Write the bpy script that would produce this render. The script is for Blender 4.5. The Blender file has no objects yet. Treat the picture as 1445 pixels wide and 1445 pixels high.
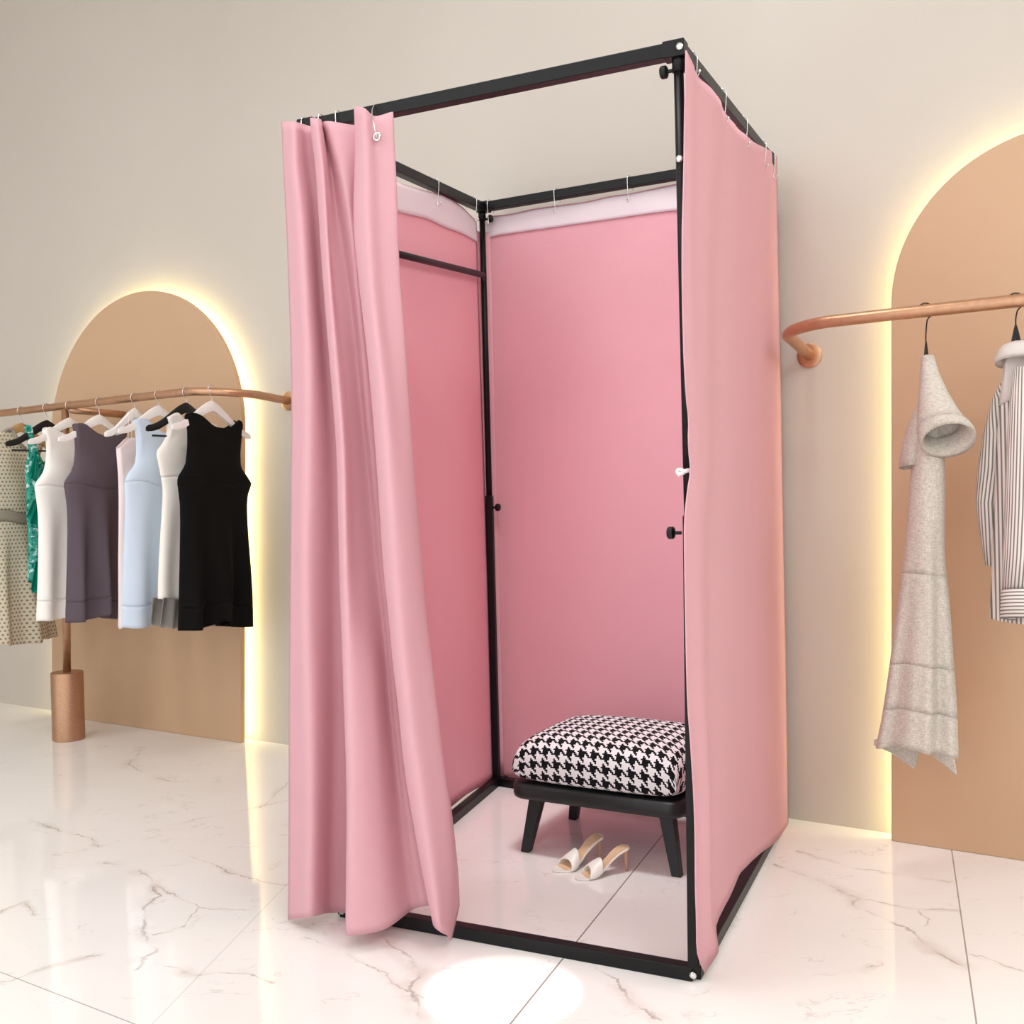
import bpy, math
import numpy as np
from mathutils import Vector

C_ = bpy.context.scene.collection
rng = np.random.RandomState(7)
A = np.array

# ---------------------------------------------------------------- camera
F = 1453.3; PITCH = .018; ROLL = -.0215; CAMH = 1.0466
cp, sp, cr, sr = math.cos(PITCH), math.sin(PITCH), math.cos(ROLL), math.sin(ROLL)
RM = A([[cr, -sr, 0], [sr, cr, 0], [0, 0, 1]]) @ A([[1, 0, 0], [0, cp, -sp], [0, sp, cp]]) @ A([[1, 0, 0], [0, 0, -1], [0, 1, 0]], float)
CAM = A([0, 0, CAMH])
def ray(x, y): return RM.T @ A([(x - 722.5) / F, (y - 722.5) / F, 1])
def onz(x, y, z=0.0):
    d = ray(x, y); return CAM + d * (z - CAMH) / d[2]
def onpl(x, y, P, nv):
    d = ray(x, y); return CAM + d * (((P - CAM) @ nv) / (d @ nv))
def pj(X):
    c = RM @ (A(X, float) - CAM); return A([722.5 + F * c[0] / c[2], 722.5 + F * c[1] / c[2]])
WA = onz(0, 991.5); WB = onz(1257, 1176)
T_ = (WB - WA) / np.linalg.norm(WB - WA)            # along the back wall
N_ = A([T_[1], -T_[0], 0])                          # out of the back wall
UP = A([0, 0, 1.0])
def W(s, n, z): return WA + T_ * s + N_ * n + UP * z
def wc(X):
    X = A(X) - WA; return A([X @ T_, X @ N_, X[2]])
def onw(x, y, off=0.0): return onpl(x, y, WA + N_ * off, N_)
def unit(v): v = A(v, float); return v / np.linalg.norm(v)

cam = bpy.data.cameras.new('camera'); cam.sensor_width = 36; cam.lens = 36 * F / 1445
cam.clip_start = .05; cam.clip_end = 100
co = bpy.data.objects.new('camera', cam); C_.objects.link(co)
from mathutils import Matrix
Mw = Matrix.Identity(4)
for i in range(3):
    Mw[i][0] = RM[0][i]; Mw[i][1] = -RM[1][i]; Mw[i][2] = -RM[2][i]; Mw[i][3] = CAM[i]
co.matrix_world = Mw
bpy.context.scene.camera = co

# ---------------------------------------------------------------- materials
def lin(c):
    c = A(c, float) / 255.0
    return tuple(np.where(c <= .04045, c / 12.92, ((c + .055) / 1.055) ** 2.4)) + (1.0,)
class NT:
    """small node-tree writer"""
    def __init__(s, name):
        s.m = bpy.data.materials.new(name); s.m.use_nodes = True
        s.t = s.m.node_tree; s.b = s.t.nodes['Principled BSDF']; s.out = s.t.nodes['Material Output']
    def n(s, typ, **kw):
        o = s.t.nodes.new(typ)
        for k, v in kw.items(): setattr(o, k, v)
        return o
    def put(s, sock, v):
        if isinstance(v, bpy.types.NodeSocket): s.t.links.new(v, sock)
        else: sock.default_value = v
    def math(s, op, a, b=0.0, c=None, clamp=False):
        o = s.n('ShaderNodeMath', operation=op, use_clamp=clamp)
        s.put(o.inputs[0], a); s.put(o.inputs[1], b)
        if c is not None: s.put(o.inputs[2], c)
        return o.outputs[0]
    def vm(s, op, a, b=None, scale=None):
        o = s.n('ShaderNodeVectorMath', operation=op)
        s.put(o.inputs[0], a)
        if b is not None: s.put(o.inputs[1], b)
        if scale is not None: s.put(o.inputs['Scale'], scale)
        return o.outputs['Value'] if op in ('DOT_PRODUCT', 'LENGTH', 'DISTANCE') else o.outputs['Vector']
    def mix(s, fac, a, b, typ='MIX'):
        o = s.n('ShaderNodeMix', data_type='RGBA', blend_type=typ)
        s.put(o.inputs['Factor'], fac); s.put(o.inputs['A'], a); s.put(o.inputs['B'], b)
        return o.outputs['Result']
    def noise(s, vec, scale, detail=3, rough=.55):
        o = s.n('ShaderNodeTexNoise'); s.put(o.inputs['Vector'], vec)
        o.inputs['Scale'].default_value = scale; o.inputs['Detail'].default_value = detail; o.inputs['Roughness'].default_value = rough
        return o
    def tc(s, which='Object'): return s.n('ShaderNodeTexCoord').outputs[which]
    def ramp(s, v, lo, hi, a=0.0, b=1.0):
        o = s.n('ShaderNodeMapRange', interpolation_type='SMOOTHSTEP'); s.put(o.inputs[0], v)
        o.inputs[1].default_value = lo; o.inputs[2].default_value = hi; o.inputs[3].default_value = a; o.inputs[4].default_value = b
        return o.outputs[0]
    def bump(s, h, strength=.2, dist=.002):
        o = s.n('ShaderNodeBump'); o.inputs['Strength'].default_value = strength; o.inputs['Distance'].default_value = dist
        s.put(o.inputs['Height'], h); s.put(s.b.inputs['Normal'], o.outputs['Normal'])
    def set(s, color=None, rough=.5, metal=0.0, spec=.5):
        if color is not None: s.put(s.b.inputs['Base Color'], color)
        s.b.inputs['Roughness'].default_value = rough; s.b.inputs['Metallic'].default_value = metal
        s.b.inputs['Specular IOR Level'].default_value = spec
        return s
    def translucent(s, color, fac):
        tr = s.n('ShaderNodeBsdfTranslucent'); s.put(tr.inputs['Color'], color)
        mx = s.n('ShaderNodeMixShader'); mx.inputs[0].default_value = fac
        s.t.links.new(s.b.outputs[0], mx.inputs[1]); s.t.links.new(tr.outputs[0], mx.inputs[2])
        s.t.links.new(mx.outputs[0], s.out.inputs[0])

def solid(name, c, rough=.5, metal=0.0, spec=.5, var=.06, scale=30, bump=0.0):
    k = NT(name); nz = k.noise(k.tc(), scale)
    c1 = lin(c); dark = tuple(x * (1 - var) for x in c1[:3]) + (1,)
    k.set(k.mix(k.ramp(nz.outputs['Fac'], .3, .7), dark, c1), rough, metal, spec)
    if bump: k.bump(nz.outputs['Fac'], bump)
    return k.m
def cloth(name, c, var=.05, trans=0.0, weave=900, sheen=.0):
    k = NT(name); uv = k.tc('UV'); nz = k.noise(k.tc(), 14, 4)
    c1 = lin(c); dark = tuple(x * (1 - var) for x in c1[:3]) + (1,)
    col = k.mix(nz.outputs['Fac'], dark, c1)
    k.set(col, .9, 0, .15)
    w = k.noise(k.tc(), weave, 1)
    k.bump(w.outputs['Fac'], .15, .0008)
    if trans: k.translucent(col, trans)
    return k.m

MT = {}
MT['black'] = solid('black_powder_coat', (13, 12, 13), .4, 0, .28, .1, 200, .05)
MT['black_plastic'] = solid('black_plastic', (12, 11, 12), .45, 0, .35)
MT['steel'] = solid('bright_steel', (225, 225, 225), .22, 1.0)
MT['white_plastic'] = solid('white_plastic', (238, 234, 230), .4)
MT['copper'] = solid('brushed_copper', (200, 156, 124), .36, .85, .5, .12, 60)
def speckled(name):
    k = NT(name); nz = k.noise(k.tc(), 500, 2)
    k.set(k.mix(k.ramp(nz.outputs['Fac'], .35, .65), lin((166, 126, 98)), lin((200, 158, 126))), .42, .75); k.bump(nz.outputs['Fac'], .2, .001); return k.m
MT['copper_rough'] = speckled('sandblasted_copper')
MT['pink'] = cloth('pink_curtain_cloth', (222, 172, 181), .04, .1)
MT['pink_in'] = cloth('brightened_curtain_cloth', (248, 193, 204), .03, .26)  # same pink curtain, colour lightened to brighten the booth's inner faces
MT['pale_pink'] = cloth('pale_pink_lining', (253, 247, 251), .02, .32)
MT['ribbon'] = cloth('white_ribbon', (244, 240, 238))
MT['black_cloth'] = cloth('black_dress_cloth', (16, 15, 13), .2)
MT['plum'] = cloth('plum_dress_cloth', (96, 84, 92), .06)
MT['white_cloth'] = cloth('ivory_dress_cloth', (248, 243, 238), .03)
MT['ivory2'] = cloth('warm_white_dress_cloth', (244, 238, 230), .03)
MT['blush'] = cloth('blush_dress_cloth', (243, 226, 224), .03)
MT['blue'] = cloth('pale_blue_dress_cloth', (206, 220, 236), .04)
MT['grey_cloth'] = cloth('grey_ruffle_cloth', (150, 145, 140), .08)
MT['taupe'] = cloth('taupe_cloth', (158, 148, 136), .06)
MT['teal'] = cloth('teal_cloth', (10, 132, 112), .1)
MT['tan_wood'] = solid('tan_wood', (196, 156, 104), .5, 0, .4, .2, 40)
MT['black_wood'] = solid('black_stained_wood', (22, 24, 25), .42, 0, .5, .25, 25, .1)
MT['shoe_white'] = solid('white_leather', (244, 242, 234), .35, 0, .5, .02)
MT['insole'] = solid('tan_insole_leather', (232, 196, 160), .5, 0, .4, .05)
MT['shoe_heel'] = solid('nude_heel', (205, 160, 130), .4, 0, .5, .05)
MT['panel'] = solid('tan_panel_paint', (196, 162, 130), .42, 0, .4, .03, 2)
def wallpaint():
    k = NT('warm_grey_wall_paint'); o = k.tc(); nz = k.noise(o, 1.3, 4); f = k.noise(o, 120, 2)
    k.set(k.mix(nz.outputs['Fac'], lin((190, 182, 173)), lin((197, 190, 181))), .45, 0, .4); k.bump(f.outputs['Fac'], .03, .001); return k.m
MT['wall'] = wallpaint()
MT['ceiling'] = solid('white_ceiling_paint', (238, 234, 228), .8)
def emit(name, c, st):
    k = NT(name); k.b.inputs['Base Color'].default_value = (0, 0, 0, 1)
    k.b.inputs['Emission Color'].default_value = c; k.b.inputs['Emission Strength'].default_value = st; return k.m
MT['led'] = emit('warm_led', (1.0, .90, .44, 1), 27.0)
MT['lamp'] = emit('added_lamp_glow', (.97, .985, 1.0, 1), 12.0)

def dotted():
    k = NT('cream_dotted_cloth'); uv = k.tc('UV')
    s = k.vm('SCALE', uv, scale=58.0); sx = k.n('ShaderNodeSeparateXYZ'); k.put(sx.inputs[0], s)
    row = k.math('FLOOR', sx.outputs[1]); off = k.math('MULTIPLY', k.math('MODULO', row, 2.0), .5)
    fx = k.math('SUBTRACT', k.math('FRACT', k.math('ADD', sx.outputs[0], off)), .5); fy = k.math('SUBTRACT', k.math('FRACT', sx.outputs[1]), .5)
    d = k.math('SQRT', k.math('ADD', k.math('MULTIPLY', fx, fx), k.math('MULTIPLY', fy, fy)))
    k.set(k.mix(k.ramp(d, .2, .3), lin((138, 130, 116)), lin((214, 204, 182))), .9, 0, .15); return k.m
MT['dotted'] = dotted()
def floral():
    k = NT('teal_floral_cloth'); o = k.tc(); nz = k.noise(o, 45, 3)
    v = k.n('ShaderNodeTexVoronoi'); k.put(v.inputs['Vector'], k.vm('ADD', o, k.vm('SCALE', nz.outputs['Color'], scale=.03))); v.inputs['Scale'].default_value = 48
    c = k.mix(k.ramp(v.outputs['Distance'], .3, .45), lin((14, 120, 100)), lin((60, 150, 134)))
    c = k.mix(k.ramp(nz.outputs['Fac'], .56, .62), c, lin((190, 216, 216))); c = k.mix(k.ramp(nz.outputs['Fac'], .42, .36), c, lin((6, 84, 70)))
    k.set(c, .85, 0, .2); return k.m
MT['floral'] = floral()
def linen():
    k = NT('grey_linen_cloth'); o = k.tc(); 
    mp = k.n('ShaderNodeMapping'); k.put(mp.inputs['Vector'], o); mp.inputs['Scale'].default_value = (700, 700, 90)
    mq = k.n('ShaderNodeMapping'); k.put(mq.inputs['Vector'], o); mq.inputs['Scale'].default_value = (90, 90, 600)
    a = k.noise(mp.outputs[0], 1, 2); b = k.noise(mq.outputs[0], 1, 2)
    w = k.math('MULTIPLY', k.math('ADD', a.outputs['Fac'], b.outputs['Fac']), .5)
    k.set(k.mix(k.ramp(w, .35, .65), lin((178, 170, 160)), lin((214, 207, 197))), .95, 0, .1); k.bump(w, .2, .0006); return k.m
MT['linen'] = linen()
def striped(name, axis, per):
    k = NT(name); sx = k.n('ShaderNodeSeparateXYZ'); k.put(sx.inputs[0], k.tc('UV'))
    fr = k.math('FRACT', k.math('DIVIDE', sx.outputs[axis], per)); d = k.math('ABSOLUTE', k.math('SUBTRACT', fr, .5))
    k.set(k.mix(k.ramp(d, .16, .24), lin((128, 122, 118)), lin((224, 217, 210))), .9, 0, .15); return k.m
MT['stripe'] = striped('grey_pinstripe_cloth', 0, .0085)
MT['shirt_plain'] = cloth('plain_shirt_cloth', (208, 201, 196), .05)
MT['stripe_h'] = striped('grey_cross_stripe_cloth', 1, .0085)
def hounds():
    k = NT('houndstooth_cloth'); uv = k.vm('SCALE', k.tc('UV'), scale=1 / .0047)
    sx = k.n('ShaderNodeSeparateXYZ'); k.put(sx.inputs[0], uv)
    x = k.math('FLOOR', sx.outputs[0]); y = k.math('FLOOR', sx.outputs[1])
    def md(a, b): return k.math('FLOORED_MODULO', a, b)
    wx = k.math('LESS_THAN', md(x, 8.0), 4.0); wy = k.math('LESS_THAN', md(y, 8.0), 4.0)
    tw = k.math('LESS_THAN', md(k.math('ADD', x, y), 4.0), 2.0)
    v = k.math('ADD', k.math('MULTIPLY', tw, wx), k.math('MULTIPLY', k.math('SUBTRACT', 1.0, tw), wy))
    k.set(k.mix(v, lin((232, 230, 232)), lin((20, 19, 22))), .9, 0, .15)
    k.bump(k.noise(k.tc(), 500, 2).outputs['Fac'], .5, .002); return k.m
MT['hounds'] = hounds()

# marble floor: veins and tile joints are drawn as distances to line segments on the floor
VEINS = [
 ([(148,1217),(190,1225),(214,1240),(228,1263),(205,1279),(208,1320),(213,1340),(187,1370)], 1.0),
 ([(214,1240),(275,1282),(340,1286)], .5), ([(275,1282),(255,1310),(218,1318)], .5),
 ([(215,1360),(285,1374),(352,1372),(385,1388)], .6), ([(255,1200),(283,1215),(352,1240),(405,1248)], .6),
 ([(35,1155),(95,1174),(130,1182),(140,1195)], .6), ([(200,1055),(183,1078),(200,1092),(240,1102)], 1.0),
 ([(538,1320),(590,1362),(603,1370),(582,1390),(600,1440)], 1.0), ([(430,1325),(540,1370),(598,1405)], .4),
 ([(1092,1220),(1165,1245),(1214,1267),(1205,1278),(1270,1308),(1345,1353),(1362,1364)], 1.0),
 ([(1130,1200),(1200,1223),(1345,1245)], .4), ([(1214,1267),(1290,1283),(1355,1285)], .4), ([(1290,1283),(1312,1298),(1298,1308)], .4),
 ([(835,1365),(870,1385),(900,1415),(935,1440)], .8), ([(260,1160),(340,1145),(405,1130)], .5),
 ([(0,1390),(50,1370),(140,1350)], .5), ([(1130,1376),(1220,1372),(1245,1358)], .4), ([(1370,1345),(1445,1370)], .4), ([(370,1140),(405,1105)], .5),
 ([(0,1290),(40,1272),(55,1290)], .4)]
JOINTS = [((1343,1200),(1378,1445),.0022,.75), ((940,1172),(720,1445),.0024,.9), ((400,1253),(215,1445),.002,.22), ((0,1371.6),(190,1445),.002,.6)]
def marble():
    k = NT('polished_white_marble'); o = k.tc()
    n1 = k.noise(o, 5.5, 6, .65); n2 = k.noise(o, 30, 4, .6)
    w = k.vm('SCALE', k.vm('SUBTRACT', n1.outputs['Color'], (.5, .5, .5)), scale=.085)
    w2 = k.vm('SCALE', k.vm('SUBTRACT', n2.outputs['Color'], (.5, .5, .5)), scale=.02)
    Pw = k.vm('ADD', k.vm('ADD', o, w), w2)
    Pw = k.vm('MULTIPLY', Pw, (1, 1, 0))
    best = None
    for pts, wt in VEINS:
        q = [onz(*p_) for p_ in pts]
        for a, b in zip(q[:-1], q[1:]):
            ba = b - a; L2 = float(ba @ ba)
            pa = k.vm('SUBTRACT', Pw, tuple(a)); hh = k.math('MULTIPLY', k.vm('DOT_PRODUCT', pa, tuple(ba)), 1 / L2, clamp=True)
            d = k.vm('LENGTH', k.vm('SUBTRACT', pa, k.vm('SCALE', tuple(ba), scale=hh)))
            d = k.math('DIVIDE', d, wt)
            best = d if best is None else k.math('MINIMUM', best, d)
    m1 = k.noise(o, 9, 3)
    thin = k.math('MULTIPLY', k.ramp(best, .0075, 0, 0, 1), k.ramp(m1.outputs['Fac'], .35, .62))
    halo = k.math('MULTIPLY', k.ramp(best, .045, 0, 0, 1), k.ramp(n1.outputs['Fac'], .42, .7))
    # faint wandering hairlines everywhere
    f1 = k.noise(k.vm('ADD', k.vm('MULTIPLY', o, (1.0, 2.2, 1)), w), 1.6, 5, .6)
    hair = k.ramp(k.math('ABSOLUTE', k.math('SUBTRACT', f1.outputs['Fac'], .5)), .007, 0, 0, 1)
    hair = k.math('MULTIPLY', hair, k.ramp(m1.outputs['Fac'], .45, .65))
    base = k.mix(k.ramp(k.noise(o, 1.1, 3).outputs['Fac'], .3, .7), lin((238, 235, 231)), lin((243, 241, 238)))
    c = k.mix(k.math('MULTIPLY', halo, .5), base, lin((198, 182, 166)))
    c = k.mix(k.math('MULTIPLY', hair, .32), c, lin((172, 158, 146)))
    c = k.mix(k.math('MULTIPLY', thin, .62), c, lin((146, 130, 118)))
    flat = k.vm('MULTIPLY', o, (1, 1, 0))
    for a, b, wd, st in JOINTS:
        a = onz(*a); b = onz(*b); nv = unit(A([(b - a)[1], -(b - a)[0], 0]))
        d = k.math('ABSOLUTE', k.math('SUBTRACT', k.vm('DOT_PRODUCT', flat, tuple(nv)), float(a @ nv)))
        c = k.mix(k.math('MULTIPLY', k.ramp(d, wd, wd * .5, 0, 1), st), c, lin((120, 108, 98)))
    k.set(c, .06, 0, .5)
    return k.m
MT['marble'] = marble()

# ---------------------------------------------------------------- mesh helpers
def tag(o, label=None, cat=None, group=None, kind=None):
    if label: o['label'] = label
    if cat: o['category'] = cat
    if group: o['group'] = group
    if kind: o['kind'] = kind
    return o
def thing(name, label, cat, loc, group=None, rz=0.0):
    o = bpy.data.objects.new(name, None); C_.objects.link(o)
    o.location = tuple(loc); o.rotation_euler = (0, 0, rz); o.empty_display_size = .05
    o['_o'] = [float(x) for x in loc]; o['_r'] = float(rz)
    return tag(o, label, cat, group)
ORG = {}
def mesh(name, V, Fc, mat, parent=None, smooth=False, uv=None, local=False, label=None):
    """link ONE mesh object; V in world coordinates unless local=True (then in the parent's frame)"""
    V = A(V, float)
    top = parent
    while top is not None and top.parent is not None: top = top.parent
    if top is not None and not local:
        V = V - A(top['_o'] if '_o' in top.keys() else (0, 0, 0))
    me = bpy.data.meshes.new(name); me.from_pydata([tuple(v) for v in V], [], [tuple(f) for f in Fc]); 
    if uv is not None:
        l = me.uv_layers.new(name='UVMap'); uv = A(uv, float)
        for lp in me.loops: l.data[lp.index].uv = uv[lp.vertex_index]
    me.update()
    if smooth:
        for p_ in me.polygons: p_.use_smooth = True
    me.materials.append(mat)
    o = bpy.data.objects.new(name, me); C_.objects.link(o)
    if parent is not None: o.parent = parent
    if label: o['label'] = label
    return o
def bevel(o, w=.002, seg=2):
    m = o.modifiers.new('bevel', 'BEVEL'); m.width = w; m.segments = seg; m.limit_method = 'ANGLE'; m.angle_limit = .6; return o
def autosmooth(o, ang=40):
    me = o.data
    for p_ in me.polygons: p_.use_smooth = True
    me.set_sharp_from_angle(angle=math.radians(ang)); return o
def solidify(o, t=.002, off=0.0):
    m = o.modifiers.new('cloth_thickness', 'SOLIDIFY'); m.thickness = t; m.offset = off; return o
class Acc:
    def __init__(s): s.V = []; s.F = []
    def add(s, V, Fc):
        b = len(s.V); s.V += [tuple(v) for v in V]; s.F += [tuple(i + b for i in f) for f in Fc]; return s
def tube(path, r, n=10, cap=True, squash=None):
    path = [A(q, float) for q in path]; V = []; Fc = []
    rs = r if hasattr(r, '__len__') else [r] * len(path)
    tang = [unit(path[min(i + 1, len(path) - 1)] - path[max(i - 1, 0)]) for i in range(len(path))]
    a = UP if abs(tang[0] @ UP) < .9 else A([1.0, 0, 0]); u = unit(np.cross(tang[0], a))
    for i, q in enumerate(path):
        u = unit(u - tang[i] * (u @ tang[i])); v = np.cross(tang[i], u)
        for j in range(n):
            th = 2 * math.pi * j / n; V.append(q + rs[i] * (math.cos(th) * u + math.sin(th) * v))
    for i in range(len(path) - 1):
        for j in range(n): Fc.append((i * n + j, i * n + (j + 1) % n, (i + 1) * n + (j + 1) % n, (i + 1) * n + j))
    if cap: Fc.append(tuple(range(n))[::-1]); Fc.append(tuple((len(path) - 1) * n + j for j in range(n)))
    return V, Fc
def beam(p, q, w, hgt, up=UP):
    p = A(p, float); q = A(q, float); d = unit(q - p); s = unit(np.cross(d, up)); u = np.cross(s, d); V = []
    for e in (p, q):
        for a, b in ((-1, -1), (1, -1), (1, 1), (-1, 1)): V.append(e + s * a * w / 2 + u * b * hgt / 2)
    return V, [(3, 2, 1, 0), (4, 5, 6, 7), (0, 1, 5, 4), (1, 2, 6, 5), (2, 3, 7, 6), (3, 0, 4, 7)]
def lathe(c, prof, n=32, axis=UP):
    axis = unit(axis); a = A([1.0, 0, 0]) if abs(axis[0]) < .9 else UP; u = unit(np.cross(axis, a)); v = np.cross(axis, u); V = []; Fc = []
    for r, z in prof:
        for j in range(n):
            th = 2 * math.pi * j / n; V.append(A(c) + axis * z + r * (math.cos(th) * u + math.sin(th) * v))
    for i in range(len(prof) - 1):
        for j in range(n): Fc.append((i * n + j, i * n + (j + 1) % n, (i + 1) * n + (j + 1) % n, (i + 1) * n + j))
    Fc.append(tuple(range(n))[::-1]); Fc.append(tuple((len(prof) - 1) * n + j for j in range(n)))
    return V, Fc
def gridfaces(nr, nc, base=0, wrap=False):
    Fc = []
    for i in range(nr - 1):
        for j in range(nc if wrap else nc - 1):
            a = base + i * nc + j; b = base + i * nc + (j + 1) % nc
            Fc.append((a, b, b + nc, a + nc))
    return Fc
def poly(pts, ts):
    """sample a polyline at arc-length fractions"""
    P = A(pts, float); d = np.concatenate([[0], np.cumsum(np.linalg.norm(np.diff(P, axis=0), axis=1))]); d /= d[-1]
    return np.stack([np.interp(ts, d, P[:, i]) for i in range(P.shape[1])], 1)
def smooth_line(pts, it=2):
    P = A(pts, float)
    for _ in range(it):
        Q = [P[0]]
        for a, b in zip(P[:-1], P[1:]): Q += [a * .75 + b * .25, a * .25 + b * .75]
        P = A(Q + [P[-1]])
    return P
def coons(top, bot, left, right, nr, nc, pw=1):
    s = np.linspace(0, 1, nc); v = np.linspace(0, 1, nr)
    Tt, Bb, Ll, Rr = poly(top, s), poly(bot, s), poly(left, v), poly(right, v); G = np.zeros((nr, nc, 2))
    for i in range(nr):
        for j in range(nc):
            a, b = s[j], v[i]
            G[i, j] = (1 - a) * Ll[i] + a * Rr[i] + (1 - b) ** pw * (Tt[j] - (1 - a) * Tt[0] - a * Tt[-1]) + b ** pw * (Bb[j] - (1 - a) * Bb[0] - a * Bb[-1])
    return G
def sm(x): x = np.clip(x, 0, 1); return x * x * (3 - 2 * x)
def bez(pts, n):
    """Catmull-Rom through 3D points"""
    P = A(pts, float); P = np.vstack([2 * P[0] - P[1], P, 2 * P[-1] - P[-2]]); out = []
    for k in range(1, len(P) - 2):
        for j in range(n):
            t = j / n; a, b, c, d = P[k - 1], P[k], P[k + 1], P[k + 2]
            out.append(.5 * (2 * b + (c - a) * t + (2 * a - 5 * b + 4 * c - d) * t * t + (3 * b - a - 3 * c + d) * t ** 3))
    out.append(P[-2]); return A(out)

# ---------------------------------------------------------------- the room
S0, S1, NF, HC = -2.2, 8.2, 6.4, 3.75
def quad(name, P, mat):
    o = mesh(name, P, [(0, 1, 2, 3)], mat); return tag(o, kind='structure')
def slab(name, s0, s1, n0, n1, z0, z1, mat):
    V = [W(s, n, z) for z in (z0, z1) for s, n in ((s0, n0), (s1, n0), (s1, n1), (s0, n1))]
    return tag(mesh(name, V, [(3, 2, 1, 0), (4, 5, 6, 7), (0, 1, 5, 4), (1, 2, 6, 5), (2, 3, 7, 6), (3, 0, 4, 7)], mat), kind='structure')
slab('floor', S0 - .1, S1 + .1, -.1, NF, -.06, 0, MT['marble'])
slab('wall_back', S0 - .1, S1 + .1, -.1, 0, 0, HC, MT['wall'])
slab('wall_left', S0 - .1, S0, 0, NF, 0, HC, MT['wall'])
slab('wall_right', S1, S1 + .1, 0, NF, 0, HC, MT['wall'])
slab('ceiling', S0 - .1, S1 + .1, -.1, NF, HC, HC + .06, MT['ceiling'])

# ---------------------------------------------------------------- arched wall panels with a glowing back edge
def arch(label, s_c, r, top, shear, n0, n1, strip_n, inset):
    t = thing('arched_wall_panel', label, 'wall panel', W(s_c, (n0 + n1) / 2, 0))
    def outline(ins, zb):
        spring = top - r; rr = r - ins; L = [(s_c - rr, zb)]
        L += [(s_c - rr * math.cos(a), spring + rr * math.sin(a)) for a in np.linspace(0, math.pi, 49)]
        L += [(s_c + rr, zb)]
        return [(s + shear * z, z) for s, z in L]
    ol = outline(0, 0); m = len(ol)
    V = [W(s, n1, z) for s, z in ol] + [W(s, n0, z) for s, z in ol]
    Fc = [tuple(range(m)), tuple(range(2 * m - 1, m - 1, -1))] + [(i, i + m, (i + 1) % m + m, (i + 1) % m) for i in range(m)]
    bevel(mesh('panel', V, Fc, MT['panel'], t), .003, 2)
    st = outline(inset, .01)
    acc = Acc(); acc.add(*tube([W(s, strip_n, z) for s, z in st], .006, 6))
    mesh('light_strip', acc.V, acc.F, MT['led'], t, True, label='warm yellow glowing light strip')
arch('tan arched panel with a warm glowing edge behind the rack of dresses', 1.195, .652, 2.0, .040, .045, .07, .037, .030)
arch('tan arched panel with a glowing left edge behind the grey linen dress', 4.95, .432, 2.005, .014, .045, .07, .037, .030)

# ---------------------------------------------------------------- fitting booth frame
RT = .03
fb = {'FR': onz(987, 1388), 'FL': onz(473, 1293), 'BL': onz(698, 1105), 'BR': onz(1103, 1171)}
cen = sum(fb.values()) / 4
nb = {'FR': ('FL', 'BR'), 'FL': ('FR', 'BL'), 'BL': ('FL', 'BR'), 'BR': ('BL', 'FR')}
bc = {}
for kx, (a, b) in nb.items():
    bc[kx] = fb[kx] + unit(fb[a] - fb[kx]) * .015 + unit(fb[b] - fb[kx]) * .015
topx = {'FR': (957, 71), 'FL': (432, 180), 'BL': (680, 293), 'BR': (1084, 225)}
tc_ = {}
for kx, px in topx.items():
    d = ray(*px); M_ = np.stack([d, -UP], 1); sol = np.linalg.lstsq(M_, bc[kx] - CAM, rcond=None)[0]
    tc_[kx] = CAM + sol[0] * d
nf0 = unit(np.cross(bc['FR'] - bc['FL'], UP)); tc_['FL'] = onpl(*topx['FL'], bc['FL'], nf0)
frame = thing('fitting_booth_frame', 'tall black metal frame of the pink fitting booth', 'booth frame', (cen[0], cen[1], 0))
def lerp(a, b, k): return a + (b - a) * k
def along(a, b, x):
    """point on the 3D segment a-b seen at image column x"""
    lo, hi = 0.0, 1.0; up_ = pj(b)[0] > pj(a)[0]
    for _ in range(40):
        m = (lo + hi) / 2
        if (pj(lerp(a, b, m))[0] < x) == up_: lo = m
        else: hi = m
    return lerp(a, b, lo)
def along_y(a, b, y):
    ks = np.linspace(0, 1, 2000); return lerp(a, b, min(ks, key=lambda k_: abs(pj(lerp(a, b, k_))[1] - y)))
z0 = A([0, 0, .015])
for a, b in (('FL', 'FR'), ('FL', 'BL'), ('FR', 'BR'), ('BL', 'BR')):
    ext = unit(tc_[b] - tc_[a]) * .012
    bevel(mesh('top_rail', *beam(tc_[a], tc_[b], RT, RT), MT['black'], frame), .002)
    bevel(mesh('base_rail', *beam(bc[a] + z0, bc[b] + z0, RT, RT), MT['black'], frame), .002)
POST = {}
for kx in ('FR', 'FL', 'BL', 'BR'):
    a = bc[kx] + z0; b = tc_[kx]; mid = lerp(a, b, .5) + (unit(bc['FR'] - bc['FL']) * .006 if kx == 'FR' else 0)
    POST[kx] = po = bevel(mesh('post', *beam(a, mid, .0245, .0245, unit(bc['BL'] - bc['FL'])), MT['black'], frame), .004, 3)
    mesh('post', *tube([mid, lerp(mid, b, .5), b], .0105, 16), MT['black'], frame, True)
    ax = unit((tc_['FR'] - tc_['FL']) * (-1 if kx in ('FR', 'BR') else 1))
    bevel(mesh('corner_bracket', *beam(b - ax * .017, b + ax * .03, .034, .036), MT['black'], frame), .002)
    sock = mesh('corner_bracket', *tube([b - UP * .045, b - UP * .01], .0135, 16), MT['black'], frame, True)
ca = onpl(560, 358, bc['BL'], unit(np.cross(bc['FL'] - bc['BL'], UP))); cbp = onpl(681, 388, bc['BL'], unit(np.cross(bc['FL'] - bc['BL'], UP)))
fl_at = onpl(560, 358, bc['BL'], unit(np.cross(bc['FL'] - bc['BL'], UP)))
hz = (cbp[2] + ca[2]) / 2
pa_ = lerp(bc['FL'], tc_['FL'], ca[2] / tc_['FL'][2]); k_ = unit(ca - cbp)
span = np.linalg.norm((pa_ - cbp)[:2])
pa_ = cbp + k_ * span
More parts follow.
